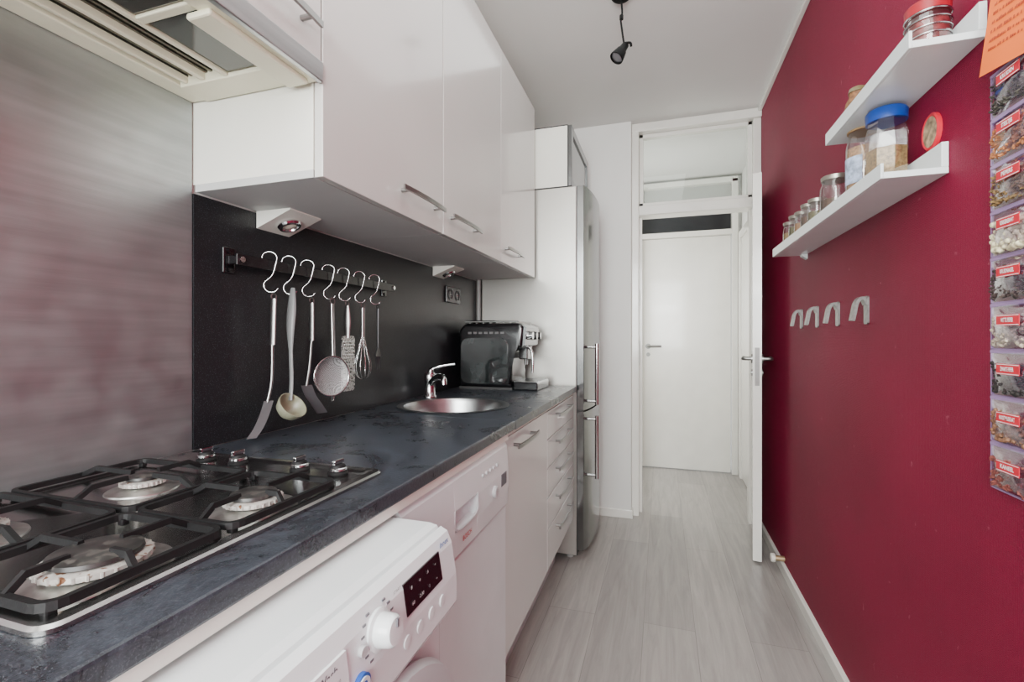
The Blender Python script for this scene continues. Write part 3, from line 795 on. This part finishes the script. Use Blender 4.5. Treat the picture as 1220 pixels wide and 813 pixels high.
# 3 turner
y=ys[2]; r=root('turner',(UX,y,RZ-.07),'grey turner with steel handle hanging from the rail','turner','hanging kitchen utensils')
top=Vector((UX,y+.004,RZ-.072)); b=NB(); handle_loop(b,top); tube(b,[top-Vector((0,0,.014)),top-Vector((0,0,.12))],.008,10,sx=.5); add('handle',b,handle_m,r,40)
b=NB(); tube(b,smoothp([top-Vector((0,0,.12)),top-Vector((0,.008,.19)),top-Vector((0,.020,.245))],4),.0032,8); add('shaft',b,handle_m,r,40)
b=NB(); q=top-Vector((0,.020,.243)); ribbon(b,smoothp([q,q+Vector((.003,.012,-.030)),q+Vector((.006,.034,-.058)),q+Vector((.006,.056,-.084))],3),(.010,.030,0),.003); add('blade',b,dark_blade,r)
# 4 sieve
y=ys[3]; r=root('sieve',(UX,y,RZ-.07),'round steel wire sieve hanging from the rail','sieve','hanging kitchen utensils')
top=Vector((UX,y+.004,RZ-.065)); b=NB(); handle_loop(b,top,.010)
c=Vector((UX+.010,y-.010,1.068)); R_=.058
tube(b,[top-Vector((0,.003,.018)),c+Vector((0,.004,R_))],.0035,8); tube(b,[top-Vector((0,-.004,.018)),c+Vector((0,.012,R_))],.0025,8); hd=add('handle',b,handle_m,r,40)
b=NB(); tube(b,[c+Vector((.25*R_*math.cos(t),R_*math.cos(t),R_*math.sin(t))) for t in [2*math.pi*i/36 for i in range(36)]],.0030,8,closed=True); tube(b,[c+Vector((0,-.006,-R_)),c+Vector((0,-.004,-R_-.014)),c+Vector((0,.006,-R_-.014)),c+Vector((0,.008,-R_))],.0018,6); add('rim',b,chrome,r,50)
b=NB(); lathe(b,[(R_,0),(R_*.92,.008),(R_*.7,.016),(R_*.35,.020),(0,.021)],c,(-1,.25,0),32); add('wire_mesh',b,mesh_mat(),r,60)
# 5 grater
y=ys[4]+.006; r=root('grater',(UX,y,RZ-.07),'flat steel hand grater hanging from the rail','grater','hanging kitchen utensils')
top=Vector((UX,y-.003,RZ-.070)); b=NB(); handle_loop(b,top); tube(b,smoothp([top-Vector((0,0,.014)),top-Vector((0,.0,.06)),top-Vector((0,0,.115))],3),[.007,.009,.011,.013,.012,.010,.009],10,sx=.5); add('handle',b,handle_m,r,50)
b=NB(); prism(b,rr(y-.030,y+.032,RZ-.350,RZ-.178,.012),'x',UX-.002,UX+.002)
gr=add('grating_plate',b,M('perforated_steel',(.55,.55,.55),.3,.8,speck=(240,(.05,.05,.05),.52)),r)
b=NB()
for i in range(7):
    for j in range(15):
        yy=y-.022+i*.0076+(j%2)*.0035; zz=RZ-.338+j*.0102
        lathe(b,[(.0026,0),(.0015,.0022),(0,.0024)],(UX+.002,yy,zz),(1,0,0),6)
add('grating_teeth',b,handle_m,gr)
# 6 whisk
y=ys[5]; r=root('whisk',(UX,y,RZ-.07),'steel balloon whisk hanging from the rail','whisk','hanging kitchen utensils')
top=Vector((UX,y+.003,RZ-.072)); b=NB(); handle_loop(b,top); tube(b,[top-Vector((0,0,.014)),top-Vector((0,0,.11))],.007,12); add('handle',b,handle_m,r,40)
b=NB(); q=top-Vector((0,0,.108))
for i in range(5):
    a=math.pi*i/5; D=Vector((math.cos(a),math.sin(a),0))
    tube(b,smoothp([q+D*.004,q+D*.013-Vector((0,0,.04)),q+D*.026-Vector((0,0,.095)),q+D*.018-Vector((0,0,.13)),q-Vector((0,0,.140)),q-D*.018-Vector((0,0,.13)),q-D*.026-Vector((0,0,.095)),q-D*.013-Vector((0,0,.04)),q-D*.004],4),.0012,6)
add('wires',b,chrome,r,60)
# 7 fork
y=ys[6]; r=root('serving_fork',(UX,y,RZ-.07),'small black serving fork hanging from the rail','fork','hanging kitchen utensils')
top=Vector((UX,y+.003,RZ-.070)); fk=M('fork_black',(.03,.03,.032),.2); b=NB(); handle_loop(b,top); tube(b,[top-Vector((0,0,.014)),top-Vector((0,0,.08)),top-Vector((0,0,.15))],[.006,.0045,.0035],10,sx=.5); add('handle',b,fk,r,40)
b=NB(); q=top-Vector((0,0,.148)); prism(b,[(q.y-.004,q.z),(q.y+.004,q.z),(q.y+.015,q.z-.02),(q.y+.015,q.z-.03),(q.y-.015,q.z-.03),(q.y-.015,q.z-.02)],'x',UX-.002,UX+.002)
for dy in (-.012,-.004,.004,.012): tube(b,[q+Vector((0,dy,-.028)),q+Vector((.003,dy,-.075))],[.0024,.0012],6)
add('tines',b,fk,r)

# ---------------------------------------------------------------- wall shelves
def ledge(y0,y1,z,label):
    r=root('wall_shelf',(XR-.06,(y0+y1)/2,z),label,'shelf','picture-ledge wall shelves')
    b=NB(); box(b,XR-.118,XR-.001,y0,y1,z,z+.014,.001); add('board',b,appl_white,r)
    b=NB(); box(b,XR-.014,XR-.001,y0,y1,z+.0142,z+.068,.001); add('back_rail',b,appl_white,r)
    b=NB(); box(b,XR-.124,XR-.1182,y0,y1,z,z+.034,.001); add('front_lip',b,appl_white,r)
ledge(1.245,2.31,1.535,'long white picture-ledge shelf holding spice jars')
ledge(1.12,1.615,1.752,'short white picture-ledge shelf on the red wall')
b=NB(); prism(b,[(XR,1.535),(XR-.02,1.535),(XR-.02,1.528),(XR,1.515)],'y',2.27,2.30); add('shelf_bracket',b,appl_white,label='small white bracket under the shelf end',cat='bracket')

def jar(x,y,z,rad,h,contents,fill,lidmat,label,lidh=.016,name='storage_jar',lablm=None,neck=.85,facets=32,wire=False):
    r=root(name,(x,y,z),label,'jar','jars on the wall shelf')
    b=NB(); hh=h-lidh
    lathe(b,[(0,.001),(rad*.9,.001),(rad,.006),(rad,hh*.78),(rad*neck,hh*.93),(rad*neck,hh)],(x,y,z),seg=facets); add('glass_body',b,glass,r,50 if facets>12 else 20)
    if contents:
        b=NB(); fh=hh*fill; pr=[(0,.003),(rad*.88,.003),(rad*.95,.008),(rad*.95,fh*.96),(rad*.5,fh),(0,fh*1.02)]
        lathe(b,pr,(x,y,z),seg=facets)
        o=add('contents',b,contents,r,60 if facets>12 else 20)
    b=NB(); lathe(b,[(0,hh-.001),(rad*neck+.003,hh-.001),(rad*neck+.004,hh+lidh*.8),(rad*neck,h),(0,h)],(x,y,z),seg=32)
    ld=add('lid',b,lidmat,r,40)
    if wire:
        b=NB()
        for k in range(5): tube(b,[(x+(rad+.002)*math.cos(t),y+(rad+.002)*math.sin(t),z+.025+k*.016) for t in [2*math.pi*i/28 for i in range(28)]],.0016,6,closed=True)
        add('wire_coil',b,chrome,r,50)
    if lablm:
        b=NB(); R2=rad+.0006; pts=[]
        for i in range(13):
            a=math.radians(150+i*8); pts.append((x+R2*math.cos(a),y+R2*math.sin(a),z+h*.42))
        ribbon(b,pts,(0,0,h*.34),.0006); add('label_band',b,lablm,r)
    return r
JX=.528; JZ=1.5495
pasta=M('yellow_brown_grains',(.29,.19,.08),.8,var=(150,.5),bump=(180,.8))
dark_spice=M('dark_spice',(.09,.05,.028),.8,var=(150,.5))
green_spice=M('green_dried_herbs',(.14,.13,.06),.85,var=(150,.5))
jar(JX+.005,1.395,JZ,.0455,.195,pasta,.60,blue_lid,'large faceted clear jar with blue lid half full of cereal',.028,facets=8,neck=.86)
jar(JX+.005,1.530,JZ,.042,.215,oat_m,.80,M('brown_lid',(.36,.22,.10),.5),'tall clear jar with brown lid and pale label',.016,lablm=M('blue_white_label',(.38,.45,.60),.5,var=(60,.5)))
jar(JX,1.735,JZ,.043,.145,dark_spice,.55,green_m,'short wide glass jar with metal lid',.014)
for i,(yy,cm) in enumerate(((1.885,green_spice),(1.975,dark_spice),(2.06,oat_m),(2.145,green_spice),(2.235,pasta))):
    jar(JX-.01,yy,JZ,.029,.116+.006*(i%2),cm,.7,green_m,'small glass spice jar with metal lid',.012)
jz2=1.7665
jar(JX+.008,1.212,jz2,.037,.115,M('red_brown_sweets',(.18,.02,.02),.5,var=(70,.8)),.85,M('red_lid',(.32,.008,.018),.35),'glass jar with red lid, dark red contents and wire coil',.022,neck=.95,wire=True)
r=root('clay_pot',(JX,1.56,jz2),'small round brown pot on the short shelf','pot')
b=NB(); lathe(b,[(0,0),(.022,0),(.030,.02),(.033,.05),(.028,.08),(.020,.095),(.022,.105)],(JX,1.56,jz2)); add('pot_body',b,wood_brown,r,60)
b=NB(); lathe(b,[(.023,.106),(.020,.118),(.008,.124),(0,.125)],(JX,1.56,jz2)); add('pot_lid',b,M('green_brown_lid',(.16,.13,.06),.5),r,60)
# plaque
r=root('round_tin_plaque',(XR-.004,1.30,1.645),'oval red-rimmed decorative plaque on the red wall','plaque')
c=(XR-.0005,1.305,1.648)
b=NB(); lathe(b,[(0,0),(.042,0),(.042,.006),(.038,.009),(.033,.006),(0,.006)],c,(-1,0,0),36,.85); add('rim',b,red_label,r,40)
b=NB(); lathe(b,[(.034,.0075),(0,.0078)],c,(-1,0,0),36,.85); add('picture',b,M('plaque_print',(.38,.28,.17),.5,var=(70,.7)),r,40)

# wall hooks
for y in (1.664,1.905,2.132,2.350):
    r=root('wall_hook',(XR-.02,y,1.265),'brushed steel curved wall hook on the red wall','hook','row of steel wall hooks')
    b=NB(); prism(b,rr(y-.014,y+.014,1.222,1.306,.006),'x',XR-.006,XR-.0005); add('back_plate',b,hook_steel,r)
    b=NB(); pts=smoothp([(XR-.005,y,1.280),(XR-.012,y,1.297),(XR-.022,y,1.298),(XR-.031,y,1.284),(XR-.036,y,1.258),(XR-.041,y,1.232)],5)
    ribbon(b,pts,(0,.026,0),.009); add('hook_arm',b,hook_steel,r,30)

# spice pouches
cont=[('KRUIDEN',(.05,.045,.035)),('STEELTJES',(.38,.14,.05)),('PEPERS',(.20,.12,.045)),('KIKKERERWT',(.78,.64,.42)),('KRUIDNAGEL',(.06,.04,.035)),('WITTE PEPER',(.46,.39,.30)),('ZWARTE PEPER',(.025,.02,.018)),('NOOTMUSKAAT',(.25,.12,.065)),('KANEEL',(.20,.05,.04))]
PH=.0850; z=1.668
for i,(s,cc) in enumerate(cont):
    z1=z-i*PH; z0=z1-PH; py0,py1=.910,1.106
    r=root('spice_pouch',(XR-.012,(py0+py1)/2,z0),'clear purple-edged pouch of '+['dark dried herbs','orange-brown dried flakes','brown spice seeds','pale chickpeas','dark cloves','pale white peppercorns','black peppercorns','brown nutmeg','dark red-brown cinnamon'][i]+' with red label','spice pouch','hanging spice pouches')
    b=NB(); nY,nZ=14,10; V=[]
    for a in range(nY+1):
        row=[]
        for c in range(nZ+1):
            ty=a/nY; tz=c/nZ
            bul=(math.sin(math.pi*ty)**.8 if 0<ty<1 else 0)*(math.sin(math.pi*min(1,tz*1.05+.0))**.6 if 0<tz<.95 else 0)
            row.append(b.verts.new((XR-.003-(.017+random.uniform(-.0014,.0014))*bul,py0+(py1-py0)*ty,z0+.002+(PH-.003)*tz)))
        V.append(row)
    for a in range(nY):
        for c in range(nZ): b.faces.new([V[a][c],V[a+1][c],V[a+1][c+1],V[a][c+1]])
    f=add('film',b,film,r,60)
    b=NB(); box(b,XR-.005,XR-.0004,py0,py1,z1-.0060,z1-.0001,.001); box(b,XR-.004,XR-.0004,py1-.003,py1,z0+.0001,z1-.0055); box(b,XR-.004,XR-.0004,py0,py1,z0+.0001,z0+.003); add('zip_edge',b,purple,r)
    b=NB()
    cm=M('pouch_contents',cc,.75,var=(110,.5))
    rad=.0065 if i==3 else (.0042 if i in (5,6) else .005)
    cnt=230 if i in (3,) else 300
    for k in range(cnt):
        yy=random.uniform(py0+.012,py1-.008); zz=z0+.009+random.random()*(PH*.62)
        dep=.010*min(1,math.sin(math.pi*(yy-py0)/(py1-py0))*1.3)
        xx=XR-.004-random.random()*dep
        if i in (3,5,6,7): bmesh.ops.create_icosphere(b,subdivisions=1,radius=rad*random.uniform(.8,1.1),matrix=Matrix.Translation((xx,yy,zz)))
        else:
            Mx=Matrix.Translation((xx,yy,zz))@Matrix.Rotation(random.uniform(0,6.28),4,(random.random(),random.random(),.5))@Matrix.Diagonal((1.4*rad,.5*rad,.6*rad,1))
            bmesh.ops.create_icosphere(b,subdivisions=1,radius=1,matrix=Mx)
    for v in b.verts:
        if v.co.x>XR-.001: v.co.x=XR-.001
    add('contents',b,cm,r,60 if i in (3,5,6,7) else 0)
    yc=1.028; zc=z1-.032
    b=NB(); box(b,XR-.0225,XR-.0215,yc-.028,yc+.028,zc-.0095,zc+.0095); lb=add('label_sticker',b,red_label,r)
    b=NB()
    for dz in (-.008,.008): box(b,XR-.0228,XR-.0224,yc-.027,yc+.027,zc+dz-.0005,zc+dz+.0005)
    add('label_border',b,white_print,lb)
    text('lettering',s,.0100,(XR-.0232,yc,zc),'-x',white_print,lb,sx=min(1,5.6/len(s)*1.0),bold=.0003)

# orange paper note
r=root('orange_note',(XR-.03,1.05,1.67),'orange paper note with printed lines hanging above the spice pouches','paper')
P4=[Vector((XR-.031,1.086,1.660)),Vector((XR-.030,1.046,1.825)),Vector((XR-.028,.900,1.800)),Vector((XR-.030,.930,1.634))]
b=NB(); A_=[b.verts.new(p) for p in P4]; B_=[b.verts.new(p+Vector((.0006,0,0))) for p in P4]
b.faces.new(A_); b.faces.new(B_[::-1])
for i in range(4): b.faces.new([A_[i],A_[(i+1)%4],B_[(i+1)%4],B_[i]])
add('sheet',b,orange,r)
b=NB(); cyl(b,(XR-.0003,.99,1.80),(XR-.033,.99,1.80),.0025,seg=10); cyl(b,(XR-.032,.99,1.80),(XR-.036,.99,1.80),.006,seg=14); add('pin',b,chrome,r,40)
b=NB()
e1=(P4[3]-P4[0]); e2=(P4[1]-P4[0])
for l in range(9):
    v0=.22+l*.085; uu=.10
    while uu<.9:
        w_=random.uniform(.012,.03)
        a=P4[0]+e1*uu+e2*v0+Vector((-.0006,0,0)); 
        ww=e1*w_; hh=e2*random.uniform(.02,.032)
        vs=[b.verts.new(q) for q in (a,a+ww,a+ww+hh,a+hh)]
        b.faces.new(vs); uu+=w_+(.008 if random.random()<.75 else .03)
add('printed_lines',b,orange_ink,r)

# ceiling spot
cx,cy=-.158,1.985
spot_b=M('spot_black_metal',(.002,.002,.002),.7,spec=.15)
r=root('ceiling_spotlight',(cx,cy,H),'black adjustable spotlight hanging from the ceiling','spotlight')
b=NB(); lathe(b,[(0,0),(.04,0),(.04,-.012),(.03,-.02),(0,-.02)],(cx,cy,H)); add('ceiling_rose',b,spot_b,r,40)
b=NB(); tube(b,smoothp([(cx,cy,H-.02),(cx+.004,cy,H-.08),(cx-.002,cy,H-.10),(cx+.006,cy,H-.17),(cx+.012,cy,H-.21)],4),.004,8); cyl(b,(cx+.001,cy,H-.088),(cx+.001,cy,H-.105),.008,seg=12); tube(b,smoothp([(cx+.01,cy,H-.205),(cx+.036,cy-.004,H-.21),(cx+.040,cy-.004,H-.225)],4),.005,8)
add('arm',b,spot_b,r,40)
ax=Vector((-.45,-.30,-.80)).normalized(); o=Vector((cx+.018,cy+.01,H-.205))
b=NB(); lathe(b,[(0,0),(.014,.002),(.017,.03),(.021,.036),(.028,.068),(.029,.078),(.026,.079),(.024,.072)],o,ax,28); add('lamp_shade',b,spot_b,r,40)
b=NB(); lathe(b,[(.024,.072),(.013,.075),(0,.076)],o,ax,24); add('bulb',b,M('halogen_face',(.22,.22,.24),.2,.6),r,50)

# ---------------------------------------------------------------- lights
def area(name,loc,rot,sx,sy,e,colr=(1,1,1)):
    l=bpy.data.lights.new(name,'AREA'); l.shape='RECTANGLE'; l.size=sx; l.size_y=sy; l.energy=e; l.color=colr
    o=bpy.data.objects.new(name,l); o.location=loc; o.rotation_euler=rot; col.objects.link(o); return o
area('window_daylight',(-.17,YB-.12,1.65),(math.radians(90),0,math.radians(0)),1.35,1.5,158,(.965,1,.985))
area('hall_side_fill',(-.57,3.95,1.5),(math.radians(90),0,math.radians(-90)),.9,1.4,18,(1,.995,.96))  # added fill lamp beside the solid left hall wall, no window there
area('hall_ceiling_fill',(.0,3.9,2.0),(math.radians(180),0,0),.5,.5,2,(1,1,.97))  # added lamp facing up to brighten the hall ceiling
area('ceiling_fill',(-.15,1.0,H-.01),(0,0,0),.7,2.6,15,(.965,1,.985))  # added fill panel just under the ceiling, stands in for bounced light
area('upward_fill',(-.1,-.55,1.75),(math.radians(165),0,0),.8,.6,34,(.975,1,.98))  # unseen lamp behind the camera, added to light the room off the ceiling
w=bpy.data.worlds.new('World'); scene.world=w; w.use_nodes=True
bg=w.node_tree.nodes['Background']; bg.inputs[0].default_value=(.90,.95,1,1); bg.inputs[1].default_value=1.8

# ---------------------------------------------------------------- camera
cam=bpy.data.cameras.new('Camera'); cam.sensor_width=36; cam.lens=560/1220*36; cam.shift_y=-3.5/1220; cam.clip_start=.02
co=bpy.data.objects.new('Camera',cam); co.location=(0,0,1.18); co.rotation_euler=(math.radians(90),0,math.radians(17.63))
col.objects.link(co); scene.camera=co
